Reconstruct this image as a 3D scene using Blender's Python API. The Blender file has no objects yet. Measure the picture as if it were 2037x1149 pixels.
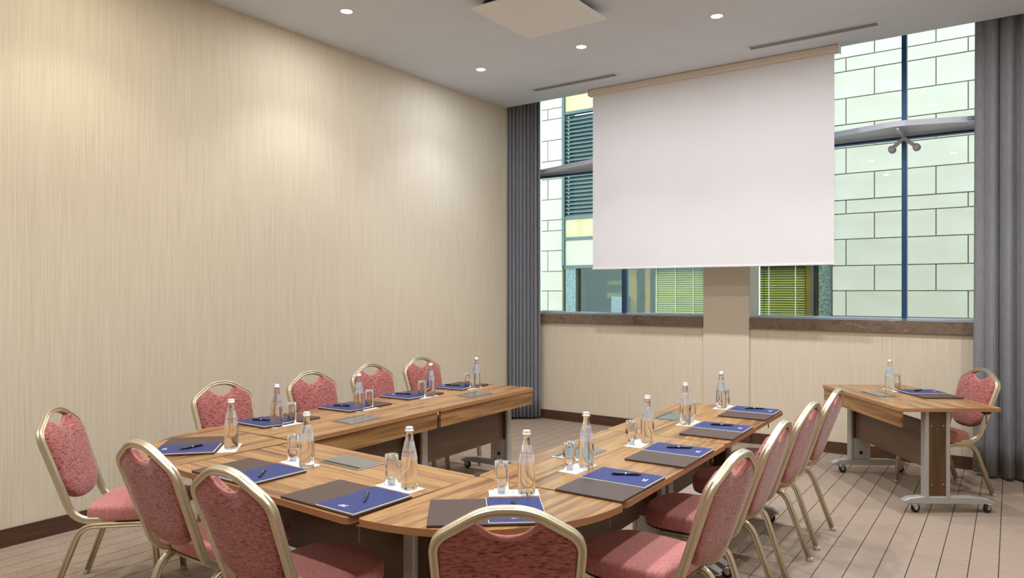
import bpy, math, random
from mathutils import Vector, Matrix
R = math.radians
PI = math.pi
random.seed(7)
sc = bpy.context.scene
COL = sc.collection

# ------------------------------------------------------------------ camera, world, exposure
CAM_H = 1.545
cam_d = bpy.data.cameras.new('camera')
cam = bpy.data.objects.new('camera', cam_d)
COL.objects.link(cam)
cam.location = (0, 0, CAM_H)
cam.rotation_euler = (PI / 2, 0, math.atan(993.5 / 1414.6))
cam_d.sensor_width = 36.0
cam_d.lens = 1414.6 / 2037 * 36.0
cam_d.shift_y = 5.1 / 2037
cam_d.clip_end = 100
sc.camera = cam

w = bpy.data.worlds.new('sky'); sc.world = w; w.use_nodes = True
bg = w.node_tree.nodes['Background']
bg.inputs[0].default_value = (0.52, 0.74, 1.0, 1)
SKY = 12.0
bg.inputs[1].default_value = SKY

sc.view_settings.view_transform = 'Standard'
sc.view_settings.look = 'None'
sc.view_settings.gamma = 1
sc.view_settings.use_curve_mapping = False
sc.view_settings.exposure = 0.14

LAMP_W = 42.0
DISC_W = 11.0
LAMP_COL = (0.97, 1.0, 1.05)
LAMPS_SEEN = [(-4.28, 3.83), (-4.31, 5.60), (-3.17, 5.60), (-1.93, 5.60)]
# made-up bulb tints: weaker, warmer near left; daylight blue in the far left bulb
BULBS = {(-4.28, 3.83): (0.82, (1.0, 1.0, 1.0)), (-4.31, 5.60): (0.62, (0.86, 0.97, 1.22)), (-3.17, 5.60): (1.30, (1.0, 0.99, 1.0)), (-1.93, 5.60): (1.30, (1.0, 1.0, 1.04)),
         (-4.28, 2.05): (0.62, (1.0, 0.92, 0.74)), (-4.28, 0.30): (0.8, (1.0, 0.93, 0.80)), (-0.75, 5.60): (1.30, (1.0, 1.0, 1.04)), (0.5, 5.60): (1.2, (1.0, 1.0, 1.0))}
LAMPS_MORE = [(-4.28, 2.05), (-4.28, 0.30), (-4.28, -1.45), (-3.17, 2.05), (-3.17, 0.30),
              (-1.93, 3.83), (-1.93, 2.05), (-1.93, 0.30), (-0.75, 5.60), (-0.75, 3.83), (-0.75, 2.05),
              (0.5, 5.60), (0.5, 3.83), (0.5, 2.05)]

# ------------------------------------------------------------------ helpers
def s2l(c):
    return tuple(((v / 255) / 12.92 if v / 255 <= 0.04045 else ((v / 255 + 0.055) / 1.055) ** 2.4) for v in c) + (1,)

def new_mat(name):
    m = bpy.data.materials.new(name); m.use_nodes = True
    nt = m.node_tree
    return m, nt, nt.nodes['Principled BSDF']

def N(nt, t, **kw):
    n = nt.nodes.new(t)
    for k, v in kw.items():
        setattr(n, k, v)
    return n

def plain(name, col, rough=0.5, metal=0.0, spec=0.5, bump=0.0, bscale=200.0, var=0.06):
    """colour with a slight procedural variation"""
    m, nt, b = new_mat(name)
    tc = N(nt, 'ShaderNodeTexCoord')
    no = N(nt, 'ShaderNodeTexNoise'); no.inputs['Scale'].default_value = bscale; no.inputs['Detail'].default_value = 3
    nt.links.new(tc.outputs['Object'], no.inputs['Vector'])
    r = N(nt, 'ShaderNodeValToRGB')
    c = s2l(col)
    r.color_ramp.elements[0].position = 0.3; r.color_ramp.elements[1].position = 0.7
    r.color_ramp.elements[0].color = tuple(max(0, v * (1 - var)) for v in c[:3]) + (1,)
    r.color_ramp.elements[1].color = tuple(min(1, v * (1 + var)) for v in c[:3]) + (1,)
    nt.links.new(no.outputs['Fac'], r.inputs['Fac'])
    nt.links.new(r.outputs['Color'], b.inputs['Base Color'])
    b.inputs['Roughness'].default_value = rough
    b.inputs['Metallic'].default_value = metal
    b.inputs['Specular IOR Level'].default_value = spec
    if bump:
        bm = N(nt, 'ShaderNodeBump'); bm.inputs['Strength'].default_value = bump; bm.inputs['Distance'].default_value = 0.002
        nt.links.new(no.outputs['Fac'], bm.inputs['Height']); nt.links.new(bm.outputs['Normal'], b.inputs['Normal'])
    return m

def streaks(name, stops, scale, detail=4, rough=0.5, spec=0.5, coord='Object', distortion=0.0, bump=0.0, nscale=1.0, sheen=0.0, rot=0.0):
    """noise stretched by a mapping: grain, weave, wallpaper threads"""
    m, nt, b = new_mat(name)
    tc = N(nt, 'ShaderNodeTexCoord')
    mp = N(nt, 'ShaderNodeMapping'); mp.inputs['Scale'].default_value = scale
    mp.inputs['Rotation'].default_value = (0, 0, rot)
    nt.links.new(tc.outputs[coord], mp.inputs['Vector'])
    no = N(nt, 'ShaderNodeTexNoise'); no.inputs['Scale'].default_value = nscale; no.inputs['Detail'].default_value = detail
    no.inputs['Distortion'].default_value = distortion
    nt.links.new(mp.outputs['Vector'], no.inputs['Vector'])
    r = N(nt, 'ShaderNodeValToRGB')
    els = r.color_ramp.elements
    while len(els) < len(stops): els.new(0.5)
    for e, (p, c) in zip(els, stops):
        e.position = p; e.color = s2l(c)
    nt.links.new(no.outputs['Fac'], r.inputs['Fac'])
    nt.links.new(r.outputs['Color'], b.inputs['Base Color'])
    b.inputs['Roughness'].default_value = rough
    b.inputs['Specular IOR Level'].default_value = spec
    if sheen:
        b.inputs['Sheen Weight'].default_value = sheen
        b.inputs['Sheen Roughness'].default_value = 0.4
    if bump:
        bm = N(nt, 'ShaderNodeBump'); bm.inputs['Strength'].default_value = bump; bm.inputs['Distance'].default_value = 0.003
        nt.links.new(no.outputs['Fac'], bm.inputs['Height']); nt.links.new(bm.outputs['Normal'], b.inputs['Normal'])
    return m

def pane_mat(name, tint, rough=0.0, ior=1.5, amt=1.0):
    """thin pane: tinted see-through with a fresnel mirror"""
    m = bpy.data.materials.new(name); m.use_nodes = True
    nt = m.node_tree; nt.nodes.clear()
    out = N(nt, 'ShaderNodeOutputMaterial')
    tr = N(nt, 'ShaderNodeBsdfTransparent'); tr.inputs[0].default_value = s2l(tint)
    gl = N(nt, 'ShaderNodeBsdfGlossy'); gl.inputs['Roughness'].default_value = rough
    fr = N(nt, 'ShaderNodeFresnel'); fr.inputs['IOR'].default_value = ior
    mx = N(nt, 'ShaderNodeMixShader')
    nt.links.new(fr.outputs[0], mx.inputs[0]); nt.links.new(tr.outputs[0], mx.inputs[1]); nt.links.new(gl.outputs[0], mx.inputs[2])
    nt.links.new(mx.outputs[0], out.inputs[0])
    return m

def glass_mat(name, col, ior):
    m, nt, b = new_mat(name)
    b.inputs['Base Color'].default_value = col
    b.inputs['Transmission Weight'].default_value = 1
    b.inputs['Roughness'].default_value = 0.0
    b.inputs['IOR'].default_value = ior
    return m

def emit(name, col, strength):
    m, nt, b = new_mat(name)
    b.inputs['Base Color'].default_value = (0.8, 0.8, 0.8, 1)
    b.inputs['Emission Color'].default_value = tuple(col) + (1,)
    b.inputs['Emission Strength'].default_value = strength
    return m

class MB:
    """mesh collector"""
    def __init__(s): s.v = []; s.f = []; s.m = []; s.sm = []
    def add(s, verts, faces, mi=0, smooth=False):
        o = len(s.v); s.v += [tuple(v) for v in verts]
        for f in faces:
            s.f.append([i + o for i in f]); s.m.append(mi); s.sm.append(smooth)
        return s
    def box(s, x0, x1, y0, y1, z0, z1, mi=0):
        v = [(x0, y0, z0), (x1, y0, z0), (x1, y1, z0), (x0, y1, z0), (x0, y0, z1), (x1, y0, z1), (x1, y1, z1), (x0, y1, z1)]
        f = [(3, 2, 1, 0), (4, 5, 6, 7), (0, 1, 5, 4), (1, 2, 6, 5), (2, 3, 7, 6), (3, 0, 4, 7)]
        return s.add(v, f, mi)
    def bbox(s, x0, x1, y0, y1, z0, z1, b=0.003, mi=0):
        """box with chamfered edges"""
        v = []; 
        for (zz, ins) in ((z0, b), (z0 + b, 0), (z1 - b, 0), (z1, b)):
            X0, X1, Y0, Y1 = x0 + ins, x1 - ins, y0 + ins, y1 - ins
            c = b if ins == 0 else b * 0.6
            v += [(X0 + c, Y0, zz), (X1 - c, Y0, zz), (X1, Y0 + c, zz), (X1, Y1 - c, zz), (X1 - c, Y1, zz), (X0 + c, Y1, zz), (X0, Y1 - c, zz), (X0, Y0 + c, zz)]
        f = [tuple(range(7, -1, -1)), tuple(range(24, 32))]
        for k in range(3):
            for i in range(8):
                j = (i + 1) % 8
                f.append((k * 8 + i, k * 8 + j, k * 8 + 8 + j, k * 8 + 8 + i))
        return s.add(v, f, mi)
    def prism(s, out, z0, z1, mi=0, mi_side=None, axis='z', bev=0.0):
        n = len(out)
        rings = [(z0, 0.0), (z1, 0.0)] if not bev else [(z0, bev), (z0 + bev, 0), (z1 - bev, 0), (z1, bev)]
        cx = sum(p[0] for p in out) / n; cy = sum(p[1] for p in out) / n
        vs = []
        for z, ins in rings:
            for p in out:
                d = math.hypot(p[0] - cx, p[1] - cy) or 1
                k = 1 - ins / d
                vs.append((cx + (p[0] - cx) * k, cy + (p[1] - cy) * k, z))
        if axis == 'y':      # outline in x,z ; extrude along y
            vs = [(a, c_, b_) for a, b_, c_ in vs]
        if axis == 'x':
            vs = [(c_, a, b_) for a, b_, c_ in vs]
        ms = mi if mi_side is None else mi_side
        s.add(vs, [tuple(range(n - 1, -1, -1)), tuple(range((len(rings) - 1) * n, len(rings) * n))], mi)
        o = len(s.v) - len(vs)
        for k in range(len(rings) - 1):
            for i in range(n):
                j = (i + 1) % n
                s.f.append([o + k * n + i, o + k * n + j, o + (k + 1) * n + j, o + (k + 1) * n + i]); s.m.append(ms); s.sm.append(False)
        return s
    def lathe(s, prof, n=24, c=(0, 0, 0), mi=0, smooth=True, axis='z'):
        vs = []; fs = []; idx = []
        for r, z in prof:
            if r < 1e-6:
                idx.append([len(vs)] * n); vs.append((0, 0, z))
            else:
                idx.append([len(vs) + i for i in range(n)])
                vs += [(r * math.cos(2 * PI * i / n), r * math.sin(2 * PI * i / n), z) for i in range(n)]
        for a, b in zip(idx, idx[1:]):
            for i in range(n):
                j = (i + 1) % n
                q = []
                for t in (a[i], a[j], b[j], b[i]):
                    if t not in q: q.append(t)
                if len(q) > 2: fs.append(tuple(q))
        if axis == 'x': vs = [(z, x, y) for x, y, z in vs]
        if axis == 'y': vs = [(y, z, x) for x, y, z in vs]
        vs = [(x + c[0], y + c[1], z + c[2]) for x, y, z in vs]
        return s.add(vs, fs, mi, smooth)
    def sweep(s, path, prof, u0, mi=0, smooth=True, closed=False):
        """sweep a 2-D profile (u, v) along the path; u0 = start direction of u"""
        P = [Vector(p) for p in path]; n = len(P); k = len(prof)
        u = Vector(u0); vs = []
        for i in range(n):
            if closed: t = (P[(i + 1) % n] - P[i - 1]).normalized()
            else: t = (P[min(i + 1, n - 1)] - P[max(i - 1, 0)]).normalized()
            u = (u - t * u.dot(t)).normalized(); v = t.cross(u)
            vs += [tuple(P[i] + u * a + v * b) for a, b in prof]
        fs = []
        for i in range(n if closed else n - 1):
            for j in range(k):
                a = i * k + j; b = i * k + (j + 1) % k; c_ = ((i + 1) % n) * k
                fs.append((a, b, c_ + (j + 1) % k, c_ + j))
        if not closed:
            fs += [tuple(range(k - 1, -1, -1)), tuple(range((n - 1) * k, n * k))]
        return s.add(vs, fs, mi, smooth)
    def xf(s, M, start=0):
        for i in range(start, len(s.v)): s.v[i] = tuple(M @ Vector(s.v[i]))
        return s
    def mesh(s, name, mats):
        me = bpy.data.meshes.new(name)
        me.from_pydata(s.v, [], s.f)
        for m in (mats if isinstance(mats, (list, tuple)) else [mats]): me.materials.append(m)
        me.polygons.foreach_set('material_index', s.m)
        me.polygons.foreach_set('use_smooth', s.sm)
        me.update()
        return me
    def obj(s, name, mats, parent=None, loc=None, rz=None):
        o = bpy.data.objects.new(name, s.mesh(name, mats)); COL.objects.link(o)
        if parent: o.parent = parent
        if loc: o.location = loc
        if rz is not None: o.rotation_euler.z = rz
        return o

def put(me, name, parent=None, loc=(0, 0, 0), rz=0.0):
    o = bpy.data.objects.new(name, me); COL.objects.link(o)
    o.parent = parent; o.location = loc; o.rotation_euler.z = rz
    return o

def tag(o, label=None, cat=None, group=None, kind=None):
    if label: o['label'] = label
    if cat: o['category'] = cat
    if group: o['group'] = group
    if kind: o['kind'] = kind
    return o

def thing(name, label, cat, loc=(0, 0, 0), rz=0.0, group=None):
    o = bpy.data.objects.new(name, None); COL.objects.link(o)
    o.empty_display_size = 0.1
    o.location = loc; o.rotation_euler = (0, 0, rz)
    return tag(o, label, cat, group)

def copy_tree(src, loc=None, rz=None, label=None, group=None):
    kids = {}
    for o in COL.objects:
        if o.parent: kids.setdefault(o.parent.name, []).append(o)
    def cp(o, parent):
        c = o.copy(); COL.objects.link(c); c.parent = parent
        for ch in kids.get(o.name, []): cp(ch, c)
        return c
    r = cp(src, None)
    if loc: r.location = loc
    if rz is not None: r.rotation_euler.z = rz
    if label: r['label'] = label
    if group: r['group'] = group
    return r

def fillet(pts, rad, n=6):
    P = [Vector(p) for p in pts]; out = [P[0]]
    for i in range(1, len(P) - 1):
        r = rad[i - 1]
        a = (P[i - 1] - P[i]); b = (P[i + 1] - P[i])
        la, lb = a.length, b.length
        ra = min(r, la * 0.49); rb = min(r, lb * 0.49)
        A = P[i] + a.normalized() * ra; B = P[i] + b.normalized() * rb
        for k in range(n + 1):
            t = k / n
            out.append(A * (1 - t) ** 2 + P[i] * 2 * t * (1 - t) + B * t * t)
    out.append(P[-1])
    return out

def catmull(pts, per=4, closed=True):
    n = len(pts); out = []
    for i in range(n if closed else n - 1):
        if closed: p = [Vector(pts[(i + k - 1) % n]) for k in range(4)]
        else: p = [Vector(pts[min(max(i + k - 1, 0), n - 1)]) for k in range(4)]
        for k in range(per):
            t = k / per
            out.append(0.5 * ((2 * p[1]) + (p[2] - p[0]) * t + (2 * p[0] - 5 * p[1] + 4 * p[2] - p[3]) * t * t + (3 * p[1] - p[0] - 3 * p[2] + p[3]) * t ** 3))
    if not closed: out.append(Vector(pts[-1]))
    return out

def rrect(x0, x1, y0, y1, r, n=4):
    out = []
    for cx, cy, a in ((x1 - r, y0 + r, -90), (x1 - r, y1 - r, 0), (x0 + r, y1 - r, 90), (x0 + r, y0 + r, 180)):
        for k in range(n + 1):
            t = R(a + 90 * k / n); out.append((cx + r * math.cos(t), cy + r * math.sin(t)))
    return out

# ------------------------------------------------------------------ materials
M_WALL = streaks('wallpaper', [(0.30, (204, 191, 167)), (0.5, (215, 203, 181)), (0.70, (224, 213, 193))], (330, 330, 2.2), rough=0.75, spec=0.2, bump=0.25)
M_PLASTER = plain('ceiling_paint', (214, 221, 230), 0.85, spec=0.2, bscale=3, var=0.02)
M_CREAM = plain('cream_paint', (214, 202, 184), 0.8, spec=0.2, bscale=3, var=0.02)
M_WHITE = plain('white_paint', (232, 232, 230), 0.5, bscale=5, var=0.02)
M_BASEB = streaks('baseboard_wood', [(0.3, (66, 41, 28)), (0.7, (92, 60, 41))], (3, 3, 60), rough=0.45)
M_STRIP = streaks('floor_weave', [(0.25, (138, 120, 105)), (0.5, (155, 137, 121)), (0.75, (170, 152, 136))], (9, 260, 9), rough=0.6, spec=0.35, bump=0.3, detail=5)
M_GAP = plain('floor_joint', (58, 42, 34), 0.8)
WOODSTOPS = [(0.27, (92, 60, 36)), (0.38, (126, 87, 52)), (0.46, (150, 109, 67)), (0.53, (170, 129, 82)), (0.61, (142, 101, 62)), (0.72, (112, 76, 47))]
M_WOOD = streaks('walnut_laminate', WOODSTOPS, (1.0, 17, 17), rough=0.24, spec=0.5, detail=6, distortion=0.35)
M_WOOD_Y = streaks('walnut_laminate_crosswise', WOODSTOPS, (17, 1.0, 17), rough=0.24, spec=0.5, detail=6, distortion=0.35)
M_WOODZ = streaks('walnut_infill', [(0.25, (58, 39, 23)), (0.5, (86, 60, 35)), (0.75, (108, 77, 46))], (14, 14, 1.2), rough=0.35, detail=5, distortion=0.3)
M_PANEL = streaks('walnut_panel', [(0.25, (76, 57, 42)), (0.5, (100, 78, 59)), (0.75, (116, 92, 71))], (1.2, 12, 12), rough=0.4, detail=5, distortion=0.3)
M_EDGE = streaks('edge_band', [(0.3, (150, 104, 66)), (0.7, (174, 126, 84))], (2, 2, 30), rough=0.4)
M_SILVER = plain('grey_powder_coat', (176, 174, 172), 0.4, metal=0.35, bscale=60, var=0.03)
M_CHROME = plain('chrome', (200, 200, 200), 0.15, metal=1.0, var=0.02)
M_BLACK = plain('black_plastic', (22, 22, 24), 0.4, var=0.1)
M_STEEL = plain('brushed_steel', (168, 170, 172), 0.28, metal=0.85, bscale=80, var=0.03)
M_GOLD = plain('champagne_metal', (204, 191, 164), 0.30, metal=0.7, bscale=40, var=0.03)
M_GLIDE = plain('clear_glide', (190, 186, 176), 0.3, var=0.05)
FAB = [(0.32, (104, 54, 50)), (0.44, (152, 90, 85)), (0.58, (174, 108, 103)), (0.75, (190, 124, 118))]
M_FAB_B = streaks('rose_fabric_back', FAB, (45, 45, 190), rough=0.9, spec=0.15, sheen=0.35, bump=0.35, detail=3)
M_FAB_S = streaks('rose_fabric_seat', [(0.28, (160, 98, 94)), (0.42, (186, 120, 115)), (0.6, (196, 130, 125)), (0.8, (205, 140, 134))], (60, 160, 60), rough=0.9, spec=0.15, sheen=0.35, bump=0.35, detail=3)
M_CURT = streaks('curtain_cloth', [(0.3, (122, 123, 128)), (0.7, (140, 141, 146))], (160, 160, 12), rough=0.85, spec=0.2, sheen=0.2, bump=0.2)
M_SCREEN = plain('screen_fabric', (217, 216, 217), 0.8, spec=0.2, bscale=4, var=0.01)
M_CASE = plain('screen_case', (214, 200, 184), 0.5, bscale=4, var=0.02)
M_MARBLE = streaks('brown_marble', [(0.30, (96, 82, 70)), (0.5, (124, 108, 94)), (0.62, (112, 97, 84)), (0.80, (176, 158, 140))], (5, 5, 9), rough=0.12, detail=8, distortion=1.6)
M_MULL = plain('mullion_metal', (48, 84, 124), 0.35, metal=0.3)
M_SILL_SHEEN = plain('sill_sheen_frame', (196, 216, 240), 0.3, var=0.02)  # bottom frame coloured pale blue for the sky reflected on the sill
M_BRACE = plain('brace_metal', (205, 208, 224), 0.4, metal=0.1, var=0.03)
M_PANE = pane_mat('window_pane', (246, 252, 246), ior=1.5)
M_PAD = plain('brown_leather', (76, 59, 53), 0.45, spec=0.35, bump=0.1, bscale=500, var=0.05)
M_BLUE = plain('blue_cover', (50, 59, 108), 0.5, spec=0.2, bscale=20, var=0.04)
M_PAPER = plain('paper', (238, 238, 240), 0.6, var=0.01)
M_PRINT = plain('white_print', (235, 236, 240), 0.5, var=0.02)
M_INK = plain('blue_ink', (96, 108, 156), 0.6, var=0.05)
M_PEN = plain('pen_black', (20, 22, 34), 0.18, var=0.1)
M_BOTTLE = glass_mat('bottle_glass', (0.97, 0.99, 0.98, 1), 1.36)
M_TUMBLER = glass_mat('tumbler_glass', (0.985, 0.99, 0.99, 1), 1.45)
M_CAP = plain('bottle_cap', (212, 208, 202), 0.35, metal=0.4, var=0.03)
M_RED = plain('red_print', (168, 40, 44), 0.5, var=0.04)
M_GREYP = plain('grey_print', (120, 128, 146), 0.5, var=0.04)
M_STONE = streaks('pale_stone', [(0.25, (120, 102, 82)), (0.5, (128, 110, 92)), (0.8, (134, 117, 100))], (1.2, 1.2, 2.2), rough=0.7, spec=0.25, detail=6, nscale=1.0)
M_YELLOW = streaks('stained_panel', [(0.3, (126, 102, 62)), (0.55, (132, 112, 76)), (0.8, (132, 114, 86))], (5, 5, 1.2), rough=0.7, spec=0.25, detail=4)
M_PALEP = plain('pale_panel', (124, 108, 84), 0.7, bscale=2, var=0.04)
M_JOINT = plain('stone_joint', (112, 98, 66), 0.9, var=0.1)
M_GREENF = plain('green_frame', (34, 38, 30), 0.5, metal=0.2)
M_LOUV = plain('louvre_metal', (62, 68, 62), 0.45, metal=0.2)
M_DARKB = plain('louvre_back', (24, 30, 32), 0.8)
M_GRANITE = streaks('speckled_granite', [(0.40, (22, 26, 22)), (0.52, (50, 56, 46)), (0.62, (92, 94, 78))], (60, 60, 60), rough=0.35, detail=6)
M_GREENP = pane_mat('green_pane', (228, 232, 208), ior=1.28)
M_BLIND = plain('blind_slat', (232, 206, 150), 0.6, bscale=3, var=0.04)
M_AMBER = plain('amber_curtain', (168, 112, 52), 0.8, bscale=9, var=0.2)
M_DGREEN = plain('dark_interior', (60, 74, 60), 0.8, bscale=3, var=0.15)
M_LAMPE = emit('lamp_glow', (1.0, 0.95, 0.88), 30.0)
M_LABEL = None
def label_mat():
    m = bpy.data.materials.new('bottle_label'); m.use_nodes = True
    nt = m.node_tree; b = nt.nodes['Principled BSDF']; out = nt.nodes['Material Output']
    tc = N(nt, 'ShaderNodeTexCoord'); no = N(nt, 'ShaderNodeTexNoise'); no.inputs['Scale'].default_value = 30
    nt.links.new(tc.outputs['Object'], no.inputs['Vector'])
    r = N(nt, 'ShaderNodeValToRGB'); r.color_ramp.elements[0].color = s2l((178, 204, 230)); r.color_ramp.elements[1].color = s2l((226, 234, 240))
    r.color_ramp.elements[0].position = 0.35; r.color_ramp.elements[1].position = 0.65
    nt.links.new(no.outputs['Fac'], r.inputs['Fac']); nt.links.new(r.outputs['Color'], b.inputs['Base Color'])
    b.inputs['Roughness'].default_value = 0.4
    b.inputs['Alpha'].default_value = 0.42
    return m
M_LABEL = label_mat()

# ------------------------------------------------------------------ the room
XL, XR, YB, YF, ZC, YE = -4.99, 1.70, -2.60, 7.345, 3.75, 6.95
YG = 7.66     # glass plane
fl = MB().box(XL, XR, YB, YF, -0.10, -0.004).obj('floor', M_GAP); tag(fl, kind='structure')
PITCH = 0.1385
x = XL + 0.01
phase = (-0.333 - 0.002) % PITCH
x = math.floor(XL / PITCH) * PITCH + phase
meshes = {}
while x < XR:
    a = max(x + 0.0025, XL); b = min(x + PITCH - 0.0025, XR)
    if b - a > 0.02:
        key = round(b - a, 4)
        if key not in meshes:
            h = (b - a) / 2
            meshes[key] = MB().box(-h, h, YB, YF, -0.0039, 0.0).mesh('floor_strip', M_STRIP)
        put(meshes[key], 'floor_strip', fl, ((a + b) / 2, 0, 0))
    x += PITCH
tag(MB().box(XL, XR, YB, YE, ZC, ZC + 0.06).box(XL, XR, YE - 0.02, YE, ZC + 0.06, 4.06).box(XL, XR, YE, 7.78, 4.02, 4.08).obj('ceiling', M_PLASTER), kind='structure')
tag(MB().box(XL - 0.12, XL, YB, 7.78, 0, 4.08).obj('wall_left', M_WALL), kind='structure')
tag(MB().box(XR, XR + 0.12, YB, 7.78, 0, 4.08).obj('wall_right', M_WALL), kind='structure')
tag(MB().box(XL, XR, YB - 0.12, YB, 0, 4.08).obj('wall_back', M_WALL), kind='structure')
tag(MB().box(XL, XR, YF, 7.78, 0, 1.168).obj('wall_far', M_WALL), kind='structure')
tag(MB().box(-2.67, -2.19, 7.325, 7.72, 0, 4.02).obj('trim_1', M_CREAM), kind='structure')
def base(name, x0, x1, y0, y1):
    m = MB().box(x0, x1, y0, y1, 0, 0.097)
    ix = 0.006
    m.box(x0 + (ix if x1 - x0 < .05 else 0), x1 - (ix if x1 - x0 < .05 else 0), y0 + (ix if y1 - y0 < .05 else 0), y1 - (ix if y1 - y0 < .05 else 0), 0.097, 0.109)
    return tag(m.obj(name, M_BASEB), kind='structure')
tag(MB().box(-2.189, -2.184, 7.335, 7.62, 1.281, 4.02).obj('trim_2', M_WHITE), kind='structure')
tag(MB().box(-9.6, 4.4, 7.80, 12.4, -0.10, 0.0).obj('floor_outside', plain('paving', (168, 164, 150), 0.8)), kind='structure')
base('baseboard_left', XL, XL + 0.018, YB, YF)
base('baseboard_far', XL + 0.018, -2.67, YF - 0.018, YF)
base('baseboard_far_right', -2.19, XR, YF - 0.018, YF)
base('baseboard_pilaster', -2.69, -2.17, 7.307, 7.325)
base('baseboard_back', XL + 0.018, XR, YB, YB + 0.018)
base('baseboard_right', XR - 0.018, XR, YB + 0.018, YF - 0.018)

# windows -----------------------------------------------------------
def pane(parent, x0, x1, z0, z1):
    MB().box(x0, x1, YG - 0.006, YG + 0.006, z0, z1).obj('pane', M_PANE, parent)
def window(name, x0, x1, mull):
    w_ = tag(MB().box(x0, x1, YG - 0.03, YG + 0.03, 1.281, 1.296, 1).box(x0, x1, YG - 0.03, YG + 0.03, 3.99, 4.02).obj(name, [M_MULL, M_SILL_SHEEN]), kind='structure')
    MB().box(x0, x1, YG - 0.035, YG + 0.035, 2.985, 3.010).obj('transom', M_MULL, w_)
    MB().box(mull - 0.021, mull + 0.021, YG - 0.05, YG + 0.04, 1.296, 3.99).obj('mullion', M_MULL, w_)
    for a, b in ((x0, mull - 0.021), (mull + 0.021, x1)):
        pane(w_, a, b, 1.296, 2.985); pane(w_, a, b, 3.010, 3.99)
    # marble sill slabs
    L = x1 - x0; n = max(2, round(L / 0.9))
    for k in range(n):
        MB().bbox(x0 + L * k / n + 0.0008, x0 + L * (k + 1) / n - 0.0008, 7.315, 7.78, 1.169, 1.280, 0.002).obj('sill_slab', M_MARBLE, w_)
    return w_
M1, M2 = -3.742, -0.828
window('window_1', XL, -2.672, M1)
window('window_2', -2.188, XR, M2)

def brace(cx, x0, x1, label):
    t = thing('glazing_brace', label, 'window brace', (0, 0, 0), 0, 'bowed metal braces across the windows')
    def yy(x): return 7.11 + abs(x - cx) * 0.305
    xs = [x0, cx - 0.06, cx + 0.06, x1]
    front = [(x, yy(x) if abs(x - cx) > 0.07 else 7.115) for x in xs]
    # front band
    m = MB()
    out = [(x, y) for x, y in front] + [(x, y + 0.022) for x, y in reversed(front)]
    m.prism(out, 3.006, 3.055)
    m.obj('front_rail', M_BRACE, t)
    out = [(x, y + 0.022) for x, y in front] + [(x1, YG - 0.032), (x0, YG - 0.032)]
    MB().prism(out, 3.022, 3.040).obj('web_plate', M_BRACE, t)
    MB().box(x0, x1, YG - 0.062, YG - 0.034, 3.006, 3.050).obj('rear_rail', M_BRACE, t)
    MB().box(cx - 0.011, cx + 0.011, 7.14, YG - 0.06, 2.985, 3.055).obj('gusset', M_BRACE, t)
    MB().lathe([(0, 0), (0.022, 0), (0.022, 0.05), (0, 0.05)], 14, (cx, YG - 0.085, 2.985), axis='y').obj('hub', M_BRACE, t)
    for s in (-1, 1):
        m = MB()
        a = Vector((cx, YG - 0.075, 2.985)); b = Vector((cx + s * 0.102, YG - 0.07, 2.895))
        m.sweep([a, b], [(-0.017, -0.008), (0.017, -0.008), (0.017, 0.008), (-0.017, 0.008)], (0.7, 0, 0.7 * s), smooth=False)
        m.lathe([(0, -0.03), (0.022, -0.03), (0.030, -0.024), (0.030, 0.03), (0.034, 0.032), (0.034, 0.055), (0, 0.055)], 18, (b.x, YG - 0.065, b.z), axis='y')
        o = m.obj('clamp_arm', M_BRACE, t)
    return t
brace(M2, -2.185, XR - 0.1, 'bowed metal brace with two round glass clamps, right of the projection screen')
brace(M1, XL + 0.01, -2.675, 'bowed metal brace in the left window, half hidden by the screen')

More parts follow.
